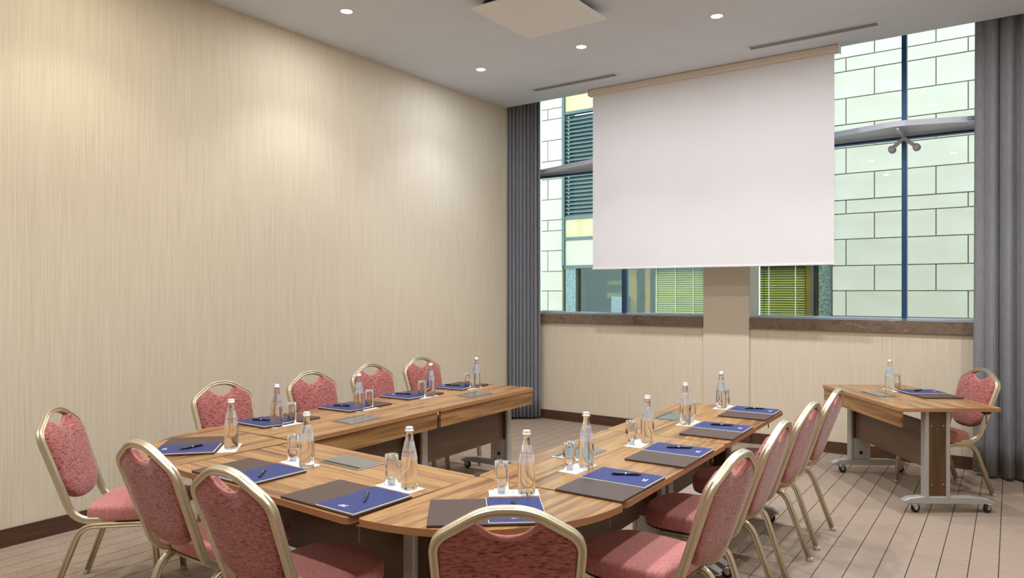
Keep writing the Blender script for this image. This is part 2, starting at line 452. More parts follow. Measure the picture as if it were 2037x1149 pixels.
# ------------------------------------------------------------------ facade across the light well
def facade():
    t = thing('building', 'pale stone building facade with louvres across the light well', 'building', (0, 12.0, 0))
    rows = [-0.40, 0.0, 0.387, 0.775, 1.162, 1.557, 1.944, 2.353, 2.748, 2.96, 3.369, 3.771, 4.13, 4.539, 4.955, 5.167, 5.56, 5.96]
    typ = {1.557: 'A', 1.162: 'B'}
    # backing wall
    MB().box(-9.6, -7.215, 0.03, 0.5, -0.5, 5.96).box(-2.30, 4.4, 0.03, 0.5, -0.5, 5.96).box(-7.215, -2.30, 0.03, 0.5, 5.5, 5.96).box(-7.215, -2.30, 0.03, 0.5, -0.5, 1.0).obj('backing_wall', M_JOINT, t)
    i0 = rows.index(1.557)
    cache = {}
    def panel(x0, x1, z0, z1, mat=M_STONE, d=0.03):
        g = 0.007
        W, Hh = round(x1 - x0, 3), round(z1 - z0, 3)
        k = (W, Hh, mat.name)
        if k not in cache:
            cache[k] = MB().bbox(-W / 2 + g, W / 2 - g, -0.005, 0.032, -Hh / 2 + g, Hh / 2 - g, 0.004).mesh('stone_panel', mat)
        put(cache[k], 'stone_panel', t, ((x0 + x1) / 2, random.uniform(-0.003, 0.003), (z0 + z1) / 2))
    for i in range(len(rows) - 1):
        z0, z1 = rows[i], rows[i + 1]
        A = (i - i0) % 2 == 0
        jr = [-1.702, -0.897, 0.70, 1.50, 3.10, 3.9] if A else [-2.099, -0.503, 1.10, 2.70]
        xs = [-2.30] + jr + [4.4]
        for a, b in zip(xs, xs[1:]): panel(a, b, z0, z1)
        jl = [-9.2, -8.4] if A else [-8.8, -7.553]
        xs = [-9.6] + jl + [-7.215]
        for a, b in zip(xs, xs[1:]): panel(a, b, z0, z1)
        if z0 > 5.5:
            xs = [-7.215, -5.6, -4.0, -2.30]
            for a, b in zip(xs, xs[1:]): panel(a, b, z0, z1)
    # green frame posts and bars
    m = MB()
    for xx in (-7.215, -6.10, -4.95, -3.75, -2.36):
        m.box(xx, xx + 0.06, -0.03, 0.1, 2.05, 5.56)
    for zz in (1.995, 2.545, 2.952, 4.996, 5.50):
        m.box(-7.155, -2.36, -0.02, 0.1, zz, zz + 0.055)
    m.obj('panel_frame', M_GREENF, t)
    cx = [-7.155, -6.10, -4.95, -3.75, -2.36]
    for a, b in zip(cx, cx[1:]):
        a2 = a + (0.06 if a > -7.1 else 0)
        put(MB().bbox(a2 + .002, b - .002, 0, 0.03, 2.052, 2.545, 0.003).mesh('cladding_panel', M_PALEP), 'cladding_panel', t)
        put(MB().bbox(a2 + .002, b - .002, 0, 0.03, 2.602, 2.952, 0.003).mesh('cladding_panel', M_YELLOW), 'cladding_panel', t)
        put(MB().bbox(a2 + .002, b - .002, 0, 0.03, 5.053, 5.50, 0.003).mesh('cladding_panel', M_YELLOW), 'cladding_panel', t)
        zz = 3.03
        lv = MB().add([(a2, 0.0, -0.030), (b, 0.0, -0.030), (b, 0.0, -0.022), (a2, 0.0, -0.022), (a2, 0.055, 0.022), (b, 0.055, 0.022), (b, 0.055, 0.030), (a2, 0.055, 0.030)],
                      [(0, 1, 2, 3), (4, 7, 6, 5), (3, 2, 6, 7), (0, 4, 5, 1), (0, 3, 7, 4), (1, 5, 6, 2)]).mesh('louvre_slat', M_LOUV)
        while zz < 4.98:
            put(lv, 'louvre_slat', t, (0, 0, zz)); zz += 0.078
    MB().box(-7.155, -2.36, 0.16, 0.2, 3.0, 5.0).obj('louvre_backing', M_DARKB, t)
    # lower window strip
    put(MB().box(-7.155, -6.93, 0.02, 0.45, 1.0, 1.995).box(-6.2, -5.95, 0.10, 0.45, 1.0, 1.45).mesh('granite_pier', M_GRANITE), 'granite_pier', t)
    put(MB().box(-2.50, -2.31, 0.02, 0.45, 1.0, 1.995).mesh('granite_pier', M_GRANITE), 'granite_pier', t)
    put(MB().box(-2.315, -2.30, -0.01, 0.45, 1.0, 1.995).box(-2.62, -2.585, 0.05, 0.2, 1.0, 1.995).mesh('window_post', M_BLACK), 'window_post', t)
    put(MB().box(-9.2, -2.0, 1.6, 1.62, 0.9, 2.1).mesh('room_back', M_DGREEN), 'room_back', t)
    put(MB().box(-6.93, -2.50, 0.12, 0.13, 1.0, 1.995).mesh('window_glass', M_GREENP), 'window_glass', t)
    put(MB().box(-5.98, -5.82, 0.40, 0.46, 1.0, 1.995).box(-5.60, -5.50, 0.30, 0.36, 1.0, 1.995).box(-2.74, -2.62, 0.22, 0.28, 1.0, 1.995).mesh('amber_curtain', M_AMBER), 'amber_curtain', t)
    put(MB().box(-6.6, -5.9, 0.7, 1.0, 1.42, 1.52).box(-6.6, -6.05, 0.7, 1.0, 1.68, 1.76).mesh('reflected_light_slab', M_PALEP), 'reflected_light_slab', t)  # pale slabs put in for ceiling lights reflected in the glass
    for (a, b) in ((-5.38, -4.40), (-4.39, -3.42), (-3.41, -2.76)):
        m = MB(); z = 1.0
        while z < 1.93:
            m.add([(a, 0.25, z), (b, 0.25, z), (b, 0.275, z + 0.024), (a, 0.275, z + 0.024)], [(0, 1, 2, 3)]); z += 0.040
        bl = m.mesh('blind', M_BLIND)
        o = put(bl, 'blind', t); o['kind'] = 'stuff'
        put(MB().box(a, b, 0.22, 0.29, 1.93, 1.985).mesh('blind_box', M_GREENF), 'blind_box', t)
    put(MB().box(-9.2, -2.0, 1.62, 1.7, 0.8, 2.2).box(-9.2, -2.0, 0.5, 1.6, 1.995, 2.02).box(-9.2, -2.0, 0.13, 1.6, 0.98, 1.0).box(-7.2, -2.3, 0.13, 0.5, 1.995, 2.02).box(-9.24, -9.2, 0.5, 1.7, 0.9, 2.1).box(-2.0, -1.96, 0.5, 1.7, 0.9, 2.1).mesh('window_lining', M_PALEP), 'window_lining', t)
    for xx in (-5.29, -4.93, -4.60, -4.38, -3.30, -2.88):
        put(MB().box(xx, xx + 0.014, 0.10, 0.125, 1.0, 1.995).mesh('glazing_bar', M_PALEP), 'glazing_bar', t)
    return t
facade()

# ------------------------------------------------------------------ curtains
def curtain(name, path, folds, amp, label, z0=0.03, z1=4.0, seed=1):
    rnd = random.Random(seed)
    P = catmull([(p[0], p[1], 0) for p in path], 12, closed=False)
    L = [0]
    for a, b in zip(P, P[1:]): L.append(L[-1] + (b - a).length)
    n = folds * 10
    cols = []
    ph = [rnd.uniform(-0.9, 0.9) for _ in range(folds + 2)]
    am = [rnd.uniform(0.65, 1.25) for _ in range(folds + 2)]
    drift = [rnd.uniform(-0.35, 0.35) for _ in range(folds + 2)]
    for i in range(n + 1):
        t = i / n; s = t * L[-1]
        k = 0
        while k < len(L) - 2 and L[k + 1] < s: k += 1
        f = (s - L[k]) / max(L[k + 1] - L[k], 1e-6)
        p = P[k].lerp(P[k + 1], f); d = (P[k + 1] - P[k]).normalized(); nn = Vector((-d.y, d.x, 0))
        cols.append((p, nn, d, t))
    zs = [z0 + (z1 - z0) * j / 16 for j in range(17)]
    v = []; fs = []
    for j, z in enumerate(zs):
        h = (z - z0) / (z1 - z0)
        for p, nn, d, t in cols:
            u = t * folds; k = int(u)
            kk = min(k, folds)
            ang = 2 * PI * (u + 0.12 * math.sin(ph[kk] * 3 + h * 2.2 * drift[kk]))
            a = amp * (am[kk] * (1 - (u - k)) + am[kk + 1] * (u - k)) * (1.0 - 0.25 * h)
            w_ = math.sin(ang) + 0.3 * math.sin(2 * ang + 1.1 + drift[kk] * 3 * h)
            q = p + nn * a * w_ + d * amp * 0.35 * math.cos(ang * 1.0 + ph[kk])
            v.append((min(max(q.x, XL + 0.004), XR), min(q.y, 7.30), z))
    c = len(cols)
    for j in range(16):
        for i in range(c - 1): fs.append((j * c + i, j * c + i + 1, (j + 1) * c + i + 1, (j + 1) * c + i))
    m = MB().add(v, fs, 0, True)
    t = thing(name, label, 'curtain', (0, 0, 0))
    o = m.obj('cloth', M_CURT, t)
    md = o.modifiers.new('thick', 'SOLIDIFY'); md.thickness = 0.003
    xs = [p[0] for p in path]
    MB().box(min(xs), max(xs), 7.10, 7.13, 4.0, 4.018).obj('rail', M_WHITE, t)
    return t
curtain('curtain', [(-4.975, 6.985), (-4.92, 7.06), (-4.84, 7.13), (-4.75, 7.19), (-4.695, 7.27)], 9, 0.027, 'dark grey floor-length curtain gathered in the corner by the left wall', seed=3)
curtain('curtain', [(-0.215, 7.24), (-0.19, 7.12), (0.0, 7.09), (0.25, 7.06), (0.5, 7.09), (0.8, 7.07)], 10, 0.052, 'dark grey floor-length curtain at the right edge behind the side table', seed=5)

# ------------------------------------------------------------------ ceiling things
def downlight(x, y, label, group, seen=True):
    t = thing('downlight', label, 'ceiling light', (x, y, ZC), 0, group)
    MB().lathe([(0.042, -0.001), (0.045, -0.005), (0.056, -0.004), (0.060, 0.0), (0.042, 0.0)], 28).obj('trim_ring', M_WHITE, t)
    MB().lathe([(0, -0.0025), (0.042, -0.0025), (0.042, -0.0005), (0, -0.0005)], 24).obj('lamp', M_LAMPE, t)
    pw, cl = BULBS.get((x, y), (1.0, LAMP_COL))
    ld = bpy.data.lights.new('downlight_beam', 'SPOT')
    ld.energy = LAMP_W * pw; ld.color = cl; ld.spot_size = R(104); ld.spot_blend = 0.6; ld.shadow_soft_size = 0.035
    lo = bpy.data.objects.new('downlight_beam', ld); COL.objects.link(lo); lo.parent = t; lo.location = (0, 0, -0.02)
    ad = bpy.data.lights.new('downlight_disc', 'AREA'); ad.shape = 'DISK'; ad.size = 0.084; ad.energy = DISC_W * pw; ad.color = cl
    ao = bpy.data.objects.new('downlight_disc', ad); COL.objects.link(ao); ao.parent = t; ao.location = (0, 0, -0.008)
    return t
seen_lab = ['bright recessed downlight nearest the left wall, left of the ceiling cassette', 'bright recessed downlight by the left wall corner, left of the first vent',
            'bright recessed downlight just beyond the ceiling cassette', 'bright recessed downlight above the projection screen, left of the long right vent']
for (lx, ly), lb in zip(LAMPS_SEEN, seen_lab): downlight(lx, ly, lb, 'recessed ceiling downlights')
rown = {5.60: 'first', 3.83: 'second', 2.05: 'third', 0.30: 'fourth', -1.45: 'fifth'}
coln = {-4.28: 'nearest the left wall', -3.17: 'second from the left wall', -1.93: 'third from the left wall', -0.75: 'fourth from the left wall', 0.5: 'nearest the right wall'}
for lx, ly in LAMPS_MORE: downlight(lx, ly, 'recessed downlight above the picture, %s row from the windows, %s' % (rown[ly], coln[lx]), 'downlights outside the picture')

M_VANE = plain('vent_vane', (158, 153, 150), 0.6)
def vent(x0, x1, label):
    t = thing('ceiling_vent', label, 'vent', ((x0 + x1) / 2, 6.515, ZC), 0, 'long slot vents in the ceiling')
    h = (x1 - x0) / 2
    m = MB(); f = 0.03
    m.box(-h - f, h + f, -0.045 - f * .6, -0.045, -0.005, 0).box(-h - f, h + f, 0.045, 0.045 + f * .6, -0.005, 0).box(-h - f, -h, -0.045, 0.045, -0.005, 0).box(h, h + f, -0.045, 0.045, -0.005, 0)
    m.obj('frame', M_PLASTER, t)
    MB().box(-h, h, -0.045, 0.045, -0.0025, -0.0005).obj('slot_back', plain('vent_grey', (140, 135, 132), 0.7), t)
    for k in range(3):
        MB().box(-h, h, -0.032 + k * 0.030, -0.026 + k * 0.030, -0.0045, -0.0025).obj('vane', M_VANE, t)
    return t
vent(-4.28, -3.285, 'shorter-looking grey slot vent near the left curtain')
vent(-1.94, -0.90, 'grey slot vent above the right end of the screen')

t = thing('ceiling_cassette', 'white square air conditioning panel hanging just below the ceiling', 'air conditioner', (-2.975, 4.605, ZC))
MB().bbox(-0.372, 0.372, -0.388, 0.388, -0.073, -0.060, 0.002).obj('panel', M_CREAM if False else M_WHITE, t)
m = MB().box(-0.30, 0.30, -0.31, 0.31, -0.060, 0)
m.obj('housing', M_BLACK, t)
m = MB()
for k in range(5): m.box(-0.29 + k * 0.13, -0.23 + k * 0.13, -0.335, -0.31, -0.058, -0.02)
m.obj('fan_grille', M_BLACK, t)

# ------------------------------------------------------------------ projection screen
t = thing('projection_screen', 'large white pull-down projection screen hanging before the windows', 'screen', (-2.525, 6.88, ZC))
MB().bbox(-1.262, 1.262, -0.04, 0.05, -0.066, -0.001, 0.008).obj('case', M_CASE, t)
MB().box(-1.266, -1.262, -0.042, 0.052, -0.068, -0.001).obj('end_cap', M_WHITE, t)
MB().box(1.262, 1.272, -0.042, 0.052, -0.070, -0.001).obj('end_cap', M_WHITE, t)
MB().box(-1.225, 1.225, -0.001, 0.001, -1.950, -0.06).obj('screen_cloth', M_SCREEN, t)
MB().bbox(-1.230, 1.230, -0.008, 0.008, -1.966, -1.948, 0.003).obj('bottom_bar', M_SCREEN, t)

# ------------------------------------------------------------------ tables
TW, TL = 0.71, 1.25
ZT = 0.74
def caster():
    m = MB()
    m.lathe([(0, -0.012), (0.027, -0.012), (0.031, -0.006), (0.031, 0.006), (0.027, 0.012), (0, 0.012)], 20, (0.022, 0, 0.031), mi=0, axis='y')
    m.lathe([(0, -0.014), (0.014, -0.014), (0.014, 0.014), (0, 0.014)], 12, (0.022, 0, 0.030), mi=1, axis='y')
    for s in (-1, 1):
        m.prism([(0.0, 0.064), (0.032, 0.064), (0.034, 0.046), (0.028, 0.022), (0.014, 0.022), (-0.006, 0.050)], s * 0.0145 - 0.0015, s * 0.0145 + 0.0015, 1, axis='y')
    m.lathe([(0, 0.056), (0.034, 0.056), (0.037, 0.062), (0.030, 0.068), (0, 0.069)], 20, (0.006, 0, 0), mi=1)
    return m.mesh('caster', [M_BLACK, M_CHROME])
ME_CASTER = caster()
def leg_meshes():
    m = MB()
    for y0 in (-0.085, 0.062):     # two aluminium posts
        m.prism(rrect(-0.032, 0.032, y0, y0 + 0.030, 0.010, 3), 0.112, 0.712)
    m.box(-0.018, 0.018, -0.055, 0.062, 0.112, 0.200)
    m.box(-0.030, 0.030, -0.16, 0.16, 0.706, 0.7138)
    posts = m.mesh('leg', M_SILVER)
    m = MB().box(-0.024, 0.024, -0.055, 0.062, 0.122, 0.700)
    for z in (0.20, 0.61):
        for y in (-0.038, 0.045):
            for s in (-1, 1):
                m.lathe([(0, 0), (0.006, 0), (0.005, 0.003), (0, 0.003)], 10, (0, 0, 0), mi=1, axis='x')
                for i in range(len(m.v) - 22, len(m.v)):
                    vx, vy, vz = m.v[i]; m.v[i] = (s * (0.024 + vx), vy + y, vz + z)
    infill = m.mesh('wood_infill', [M_WOODZ, M_CHROME])
    # foot bar along y, tapered at the ends
    m = MB()
    prof = [(-0.40, 0.075), (-0.36, 0.098), (-0.24, 0.115), (0.12, 0.118), (0.20, 0.108), (0.235, 0.085), (0.235, 0.070), (-0.40, 0.066)]
    n = len(prof); v = []
    for xx, ins in ((-0.030, 0.006), (-0.024, 0), (0.024, 0), (0.030, 0.006)):
        for y, z in prof: v.append((xx, y, z - ins * (1 if z > 0.09 else 0)))
    f = [tuple(range(n)), tuple(range(4 * n - 1, 3 * n - 1, -1))]
    for k in range(3):
        for i in range(n):
            j = (i + 1) % n; f.append((k * n + i, (k + 1) * n + i, (k + 1) * n + j, k * n + j))
    m.add(v, f)
    foot = m.mesh('foot', M_SILVER)
    return posts, infill, foot
ME_POSTS, ME_INFILL, ME_FOOT = leg_meshes()
m = MB().box(-0.002, 0.002, -0.055, 0.062, 0.122, 0.300)
m.lathe([(0, -0.004), (0.016, -0.004), (0.016, 0.004), (0, 0.004)], 16, (0, 0, 0.175), mi=1, axis='x')
ME_PLATE = m.mesh('inner_plate', [M_SILVER, M_BLACK])
def port_meshes():
    m = MB()
    L, W = 0.140, 0.080
    m.bbox(-L, L, -W, W, 0.0, 0.004, 0.0015)
    fr = m.mesh('cable_port', M_STEEL)
    lid = MB().bbox(-L + 0.012, L - 0.012, -W + 0.010, W - 0.028, 0.0042, 0.0058, 0.0008).mesh('lid', plain('lid_steel', (160, 164, 166), 0.22, metal=0.8, var=0.02))
    slot = MB().box(-L + 0.014, L - 0.014, W - 0.026, W - 0.012, 0.0041, 0.0048).mesh('brush_slot', M_BLACK)
    return fr, lid, slot
ME_PORT, ME_LID, ME_SLOT = port_meshes()
def add_leg(t, sx, y=0.065):
    lg = put(ME_POSTS, 'leg', t, (sx, y, 0))
    if sx < 0: lg.rotation_euler.z = 0
    put(ME_INFILL, 'wood_infill', lg); put(ME_FOOT, 'foot', lg)
    put(ME_PLATE, 'inner_plate', lg, (-0.027 if sx > 0 else 0.027, 0, 0))
    put(ME_CASTER, 'caster', lg, (0.0, 0.165, 0), R(random.choice((-70, -100, -85, -110))))
    put(ME_CASTER, 'caster', lg, (0.0, -0.375, 0), R(random.choice((100, 75, -80, 110))))
    return lg
def table(label, loc, rz, port=None, port_rot=0, legs=(0.55, 0.55), W=TW, L=TL):
    t = thing('meeting_table', label, 'table', (loc[0], loc[1], 0), rz, 'rectangular wheeled meeting tables')
    MB().prism(rrect(-L / 2, L / 2, -W / 2, W / 2, 0.03), ZT - 0.026, ZT, 0, 1, bev=0.0015).obj('table_top', [M_WOOD, M_EDGE], t)
    MB().bbox(-L / 2 + 0.02, L / 2 - 0.02, W / 2 - 0.030, W / 2 - 0.012, 0.605, 0.7135, 0.001).obj('apron', M_WOOD, t)
    MB().bbox(-L / 2 + 0.105, L / 2 - 0.105, W / 2 - 0.262, W / 2 - 0.244, 0.30, 0.625, 0.001).obj('modesty_panel', M_PANEL, t)
    for s in (-1, 1): add_leg(t, s * legs[0 if s < 0 else 1], W / 2 - 0.29)
    if port:
        p = put(ME_PORT, 'cable_port', t, (port[0], port[1], ZT + 0.0003), port_rot)
        put(ME_LID, 'lid', p); put(ME_SLOT, 'brush_slot', p)
    for s in (-1, 1):
        m = MB()
        X = s * (L / 2 - 0.04)
        m.box(X - 0.02, X + 0.02, -W / 2 + 0.07, -W / 2 + 0.11, 0.695, 0.7135)
        m.lathe([(0, -0.03), (0.004, -0.03), (0.004, 0.03), (0.012, 0.03), (0.012, 0.045), (0, 0.045)], 10, (X, -W / 2 + 0.09, 0.652), mi=1)
        m.obj('link_latch', [M_BLACK, M_STEEL], t)
    return t
def loc_in(tl, rz, p):
    dx, dy = p[0] - tl[0], p[1] - tl[1]
    return (math.cos(rz) * dx + math.sin(rz) * dy, -math.sin(rz) * dx + math.cos(rz) * dy)
TL1 = ((-3.602, 4.345), R(-88.0)); TL2 = ((-3.548, 3.090), R(-87.2))
TE = ((-2.535, 2.112), R(-1.8))
TB = ((-1.572, 3.090), R(91.2)); TA = ((-1.600, 4.352), R(91.2))
TP = ((-0.696, 6.273), R(125.1))
table('walnut table at the far end of the wall-side arm, near the left curtain', TL1[0], TL1[1], loc_in(*TL1, (-3.437, 4.379)), PI)
table('walnut table of the wall-side arm, between the rounded corner and the far table', TL2[0], TL2[1], loc_in(*TL2, (-3.376, 3.105)), PI)
table('walnut cross table in front, with two place settings and a steel cable port', TE[0], TE[1], loc_in(*TE, (-2.542, 2.303)), PI, legs=(0.595, 0.567), W=0.725, L=1.235)
table('walnut table of the right arm, next to the near rounded corner', TB[0], TB[1], loc_in(*TB, (-1.755, 3.085)), 0, legs=(0.60, 0.592))
table('walnut table at the far end of the right arm, below the pilaster', TA[0], TA[1], loc_in(*TA, (-1.786, 4.345)), 0)
table('walnut side table standing alone by the right curtain', TP[0], TP[1], loc_in(*TP, (-0.851, 6.225)), PI)

def corner_table(label, c, quad, Rr):
    """quarter-round link table; c = inner corner, quad = direction signs"""
    t = thing('corner_table', label, 'table', (c[0], c[1], 0), 0, 'quarter-round corner tables')
    sx, sy = quad
    out = [(0.015 * sx, 0), ]
    a0 = math.atan2(0, sx); pts = []
    for k in range(0, 25):
        a = R(90 * k / 24)
        pts.append((sx * Rr * math.cos(a), sy * Rr * math.sin(a)))
    # soften the two tips of the arc
    pts[0] = (sx * (Rr - 0.012), 0); pts.insert(1, (sx * Rr, sy * 0.012))
    pts[-1] = (0, sy * (Rr - 0.012)); pts.insert(-1, (sx * 0.012, sy * Rr))
    out = [(0, sy * 0.01), (sx * 0.01, 0)] + pts
    if sx * sy < 0: out = out[::-1]
    # keep counter-clockwise order
    ar = sum(out[i][0] * out[(i + 1) % len(out)][1] - out[(i + 1) % len(out)][0] * out[i][1] for i in range(len(out)))
    if ar < 0: out = out[::-1]
    MB().prism(out, ZT - 0.026, ZT, 0, 1).obj('table_top', [M_WOOD_Y, M_EDGE], t)
    d = 0.21
    MB().lathe([(0, 0.03), (0.030, 0.03), (0.030, 0.70), (0.075, 0.705), (0.075, 0.7135), (0, 0.7135)], 20, (sx * d, sy * d, 0)).obj('leg', M_SILVER, t)
    MB().lathe([(0, 0.0), (0.14, 0.0), (0.14, 0.008), (0.06, 0.02), (0.03, 0.03), (0, 0.03)], 28, (sx * d, sy * d, 0)).obj('base_plate', M_SILVER, t)
    return t
corner_table('quarter-round walnut corner table at the left, one setting and no tumbler', (-3.170, 2.448), (-1, -1), 0.715)
corner_table('quarter-round walnut corner table at the near right of the arrangement', (-1.902, 2.450), (1, -1), 0.700)

# ------------------------------------------------------------------ banquet chair
def yb(z): return 0.075 - 0.316 * (z - 0.45)
def tube_profile():
    q = [(-0.0135, 0.011), (-0.0118, 0.0150), (-0.0085, 0.0162), (-0.0045, 0.0160), (-0.0032, 0.0150), (-0.0018, 0.0112), (0.0018, 0.0112), (0.0032, 0.0150), (0.0045, 0.0160), (0.0085, 0.0162), (0.0118, 0.0150), (0.0135, 0.011)]
    side = [(0.0140, 0.0035), (0.0118, 0.0010), (0.0118, -0.0010), (0.0140, -0.0035)]
    p = q + side + [(-a, -b) for a, b in q] + [(-a, -b) for a, b in side]
    return p[::-1]
TUBE = tube_profile()
def make_chair(label, group):
    t = thing('banquet_chair', label, 'chair', (0, 0, 0), 0, group)
    # crown back frame, one bent tube
    half = [(0.192, 0.36, 0.408), (0.192, 0.105, 0.408), (0.214, yb(0.840), 0.840), (0.064, yb(0.930), 0.930)]
    pts = half + [(-x, y, z) for x, y, z in reversed(half)]
    path = fillet(pts, [0.085, 0.045, 0.052, 0.052, 0.045, 0.085], 8)
    MB().sweep(path, TUBE, (1, 0, 0)).obj('back_frame', M_GOLD, t)
    for s in (-1, 1):
        pth = fillet([(s * 0.213, 0.0, 0.012), (s * 0.194, 0.135, 0.383), (s * 0.194, 0.470, 0.383), (s * 0.197, 0.505, 0.012)], [0.07, 0.06], 7)
        o = MB().sweep(pth, TUBE, (0, 1, 0)).obj('side_frame', M_GOLD, t)
        for px, py in ((s * 0.213, -0.004), (s * 0.197, 0.506)):
            MB().lathe([(0, 0), (0.014, 0), (0.0175, 0.004), (0.0175, 0.018), (0.015, 0.022), (0, 0.022)], 14, (px, py, 0)).obj('foot_glide', M_GLIDE, o)
    for y0 in (0.175, 0.435): MB().box(-0.185, 0.185, y0, y0 + 0.025, 0.372, 0.392).obj('crossbar', M_GOLD, t)
    # seat board and cushion
    out = catmull([(-0.165, 0.155), (0, 0.145), (0.165, 0.155), (0.196, 0.19), (0.208, 0.30), (0.210, 0.42), (0.190, 0.505), (0.130, 0.560), (0, 0.583), (-0.130, 0.560), (-0.190, 0.505), (-0.210, 0.42), (-0.208, 0.30), (-0.196, 0.19)] and
                  [(-0.165, 0.155, 0), (0, 0.147, 0), (0.165, 0.155, 0), (0.198, 0.19, 0), (0.210, 0.30, 0), (0.212, 0.42, 0), (0.192, 0.505, 0), (0.130, 0.560, 0), (0, 0.583, 0), (-0.130, 0.560, 0), (-0.192, 0.505, 0), (-0.212, 0.42, 0), (-0.210, 0.30, 0), (-0.198, 0.19, 0)], 4)
    cy = 0.365
    def rings(spec, mat, nm, zoff=0.0):
        v = []; f = []; n = len(out)
        for sc_, z in spec:
            for p in out: v.append((p.x * sc_, cy + (p.y - cy) * sc_, z))
        for k in range(len(spec) - 1):
            for i in range(n):
                j = (i + 1) % n; f.append((k * n + i, k * n + j, (k + 1) * n + j, (k + 1) * n + i))
        f.append(tuple(range(n - 1, -1, -1))); f.append(tuple(range((len(spec) - 1) * n, len(spec) * n)))
        return MB().add(v, f, 0, True).obj(nm, mat, t)
    rings([(0.90, 0.394), (0.975, 0.396), (0.985, 0.402), (0.97, 0.408)], M_BLACK, 'seat_board')
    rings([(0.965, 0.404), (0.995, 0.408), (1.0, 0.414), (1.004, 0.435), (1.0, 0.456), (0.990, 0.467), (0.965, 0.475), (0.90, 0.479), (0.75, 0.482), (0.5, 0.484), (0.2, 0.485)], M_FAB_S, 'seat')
    # back cushion
    ol = [(0, 0.492), (0.085, 0.500), (0.150, 0.535), (0.182, 0.60), (0.194, 0.70), (0.199, 0.79), (0.194, 0.832), (0.160, 0.866), (0.120, 0.892), (0.092, 0.884), (0.055, 0.858), (0, 0.847)]
    full = [(x, z, 0) for x, z in ol] + [(-x, z, 0) for x, z in reversed(ol[1:-1])]
    cz = 0.69
    out = catmull(full, 3)
    n = len(out); v = []; f = []
    spec = [(0.15, -0.016), (0.6, -0.016), (0.90, -0.015), (0.985, -0.011), (1.0, -0.002), (1.0, 0.014), (0.985, 0.026), (0.94, 0.036), (0.85, 0.043), (0.65, 0.049), (0.3, 0.052), (0.1, 0.0525)]
    for s_, dy in spec:
        for p in out:
            X = p.x * s_; Z = cz + (p.y - cz) * s_
            v.append((X, yb(Z) + dy, Z))
    for k in range(len(spec) - 1):
        for i in range(n):
            j = (i + 1) % n; f.append((k * n + i, k * n + j, (k + 1) * n + j, (k + 1) * n + i))
    f.append(tuple(range(n - 1, -1, -1))); f.append(tuple(range((len(spec) - 1) * n, len(spec) * n)))
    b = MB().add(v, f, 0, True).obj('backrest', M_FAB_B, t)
    # rolled piping along the hand-hold scoop
    pp = catmull([(-0.118, yb(0.888) - 0.004, 0.888), (-0.082, yb(0.876) - 0.004, 0.876), (-0.050, yb(0.853) - 0.004, 0.853), (0, yb(0.843) - 0.004, 0.843), (0.050, yb(0.853) - 0.004, 0.853), (0.082, yb(0.876) - 0.004, 0.876), (0.118, yb(0.888) - 0.004, 0.888)], 4, closed=False)
    MB().sweep(pp, [(0.009 * math.cos(a * PI / 4), 0.011 * math.sin(a * PI / 4)) for a in range(8)], (0, 1, 0)).obj('piping', M_FAB_S, t)
    return t

CHAIRS = [
    ('rose banquet chair at the left end, seen from its side, before the bare wall', (-4.006, 1.702), -46),
    ('rose banquet chair seen from behind, left of the two at the cross table', (-2.884, 1.56), 0),
    ('rose banquet chair seen from behind, right of the two at the cross table', (-2.217, 1.505), 2),
    ('rose banquet chair with its back to us, cut off by the bottom edge', (-1.199, 1.686), 35),
    ('rose banquet chair nearest to us along the right arm', (-0.913, 2.704), 86),
    ('rose banquet chair second from the front along the right arm', (-0.941, 3.430), 91),
    ('rose banquet chair third from the front along the right arm', (-0.957, 4.110), 88),
    ('rose banquet chair farthest from us along the right arm', (-0.953, 4.750), 89),
    ('rose banquet chair behind the side table by the right curtain', (-0.242, 6.660), 126.5),
    ('rose banquet chair against the left wall, nearest the rounded corner', (-4.284, 2.787), -90),
    ('rose banquet chair against the left wall, second from the rounded corner', (-4.278, 3.526), -92),
    ('rose banquet chair against the left wall, third from the rounded corner', (-4.325, 4.186), -94),
    ('rose banquet chair against the left wall, nearest the curtain', (-4.390, 4.870), -96),
]
first = None
for lb, (cx, cy), ang in CHAIRS:
    if first is None:
        first = make_chair(lb, 'rose banquet chairs'); ch = first
        ch.location = (cx, cy, 0); ch.rotation_euler.z = R(ang)
    else:
        copy_tree(first, (cx, cy, 0), R(ang), lb)

# ------------------------------------------------------------------ place settings
PLACE = dict(
    L0='on the wall-side arm, nearest the rounded corner', L2='on the wall-side arm, second from the rounded corner',
    L3='on the wall-side arm, third from the rounded corner', L4='on the wall-side arm, nearest the grey curtain',
    D='on the rounded left corner table', E1='at the left place of the front cross table', E2='at the right place of the front cross table',
    C='on the rounded near-right corner table', B1='on the right arm, nearest to us', B2='on the right arm, second from the front',
    A1='on the right arm, third from the front', A2='on the right arm, farthest from us', P='on the side table by the right curtain')
PADS = dict(D=((-3.485, 2.065), -43), E1=((-2.776, 1.917), -1), E2=((-2.122, 1.897), -1), C=((-1.560, 2.062), 39), B1=((-1.361, 2.660), 90.5), B2=((-1.368, 3.300), 91.5),
            A1=((-1.386, 4.026), 92), A2=((-1.406, 4.730), 92), L0=((-3.738, 2.785), -89), L2=((-3.760, 3.446), -87), L3=((-3.805, 4.068), -87), L4=((-3.825, 4.685), -85),
            P=((-0.530, 6.408), 124))
PENS = dict(D=((-3.394, 2.014), 93), L0=((-3.769, 2.685), 24), L2=((-3.782, 3.34), 26), L3=((-3.83, 3.999), 24), L4=((-3.852, 4.612), 21), E1=((-2.657, 1.90), 133), E2=((-2.026, 1.912), 130),
            C=((-1.478, 2.135), 1), B1=((-1.358, 2.79), 28), B2=((-1.372, 3.423), 27), A1=((-1.40, 4.148), 24), A2=((-1.416, 4.86), 26), P=((-0.609, 6.50), 72))
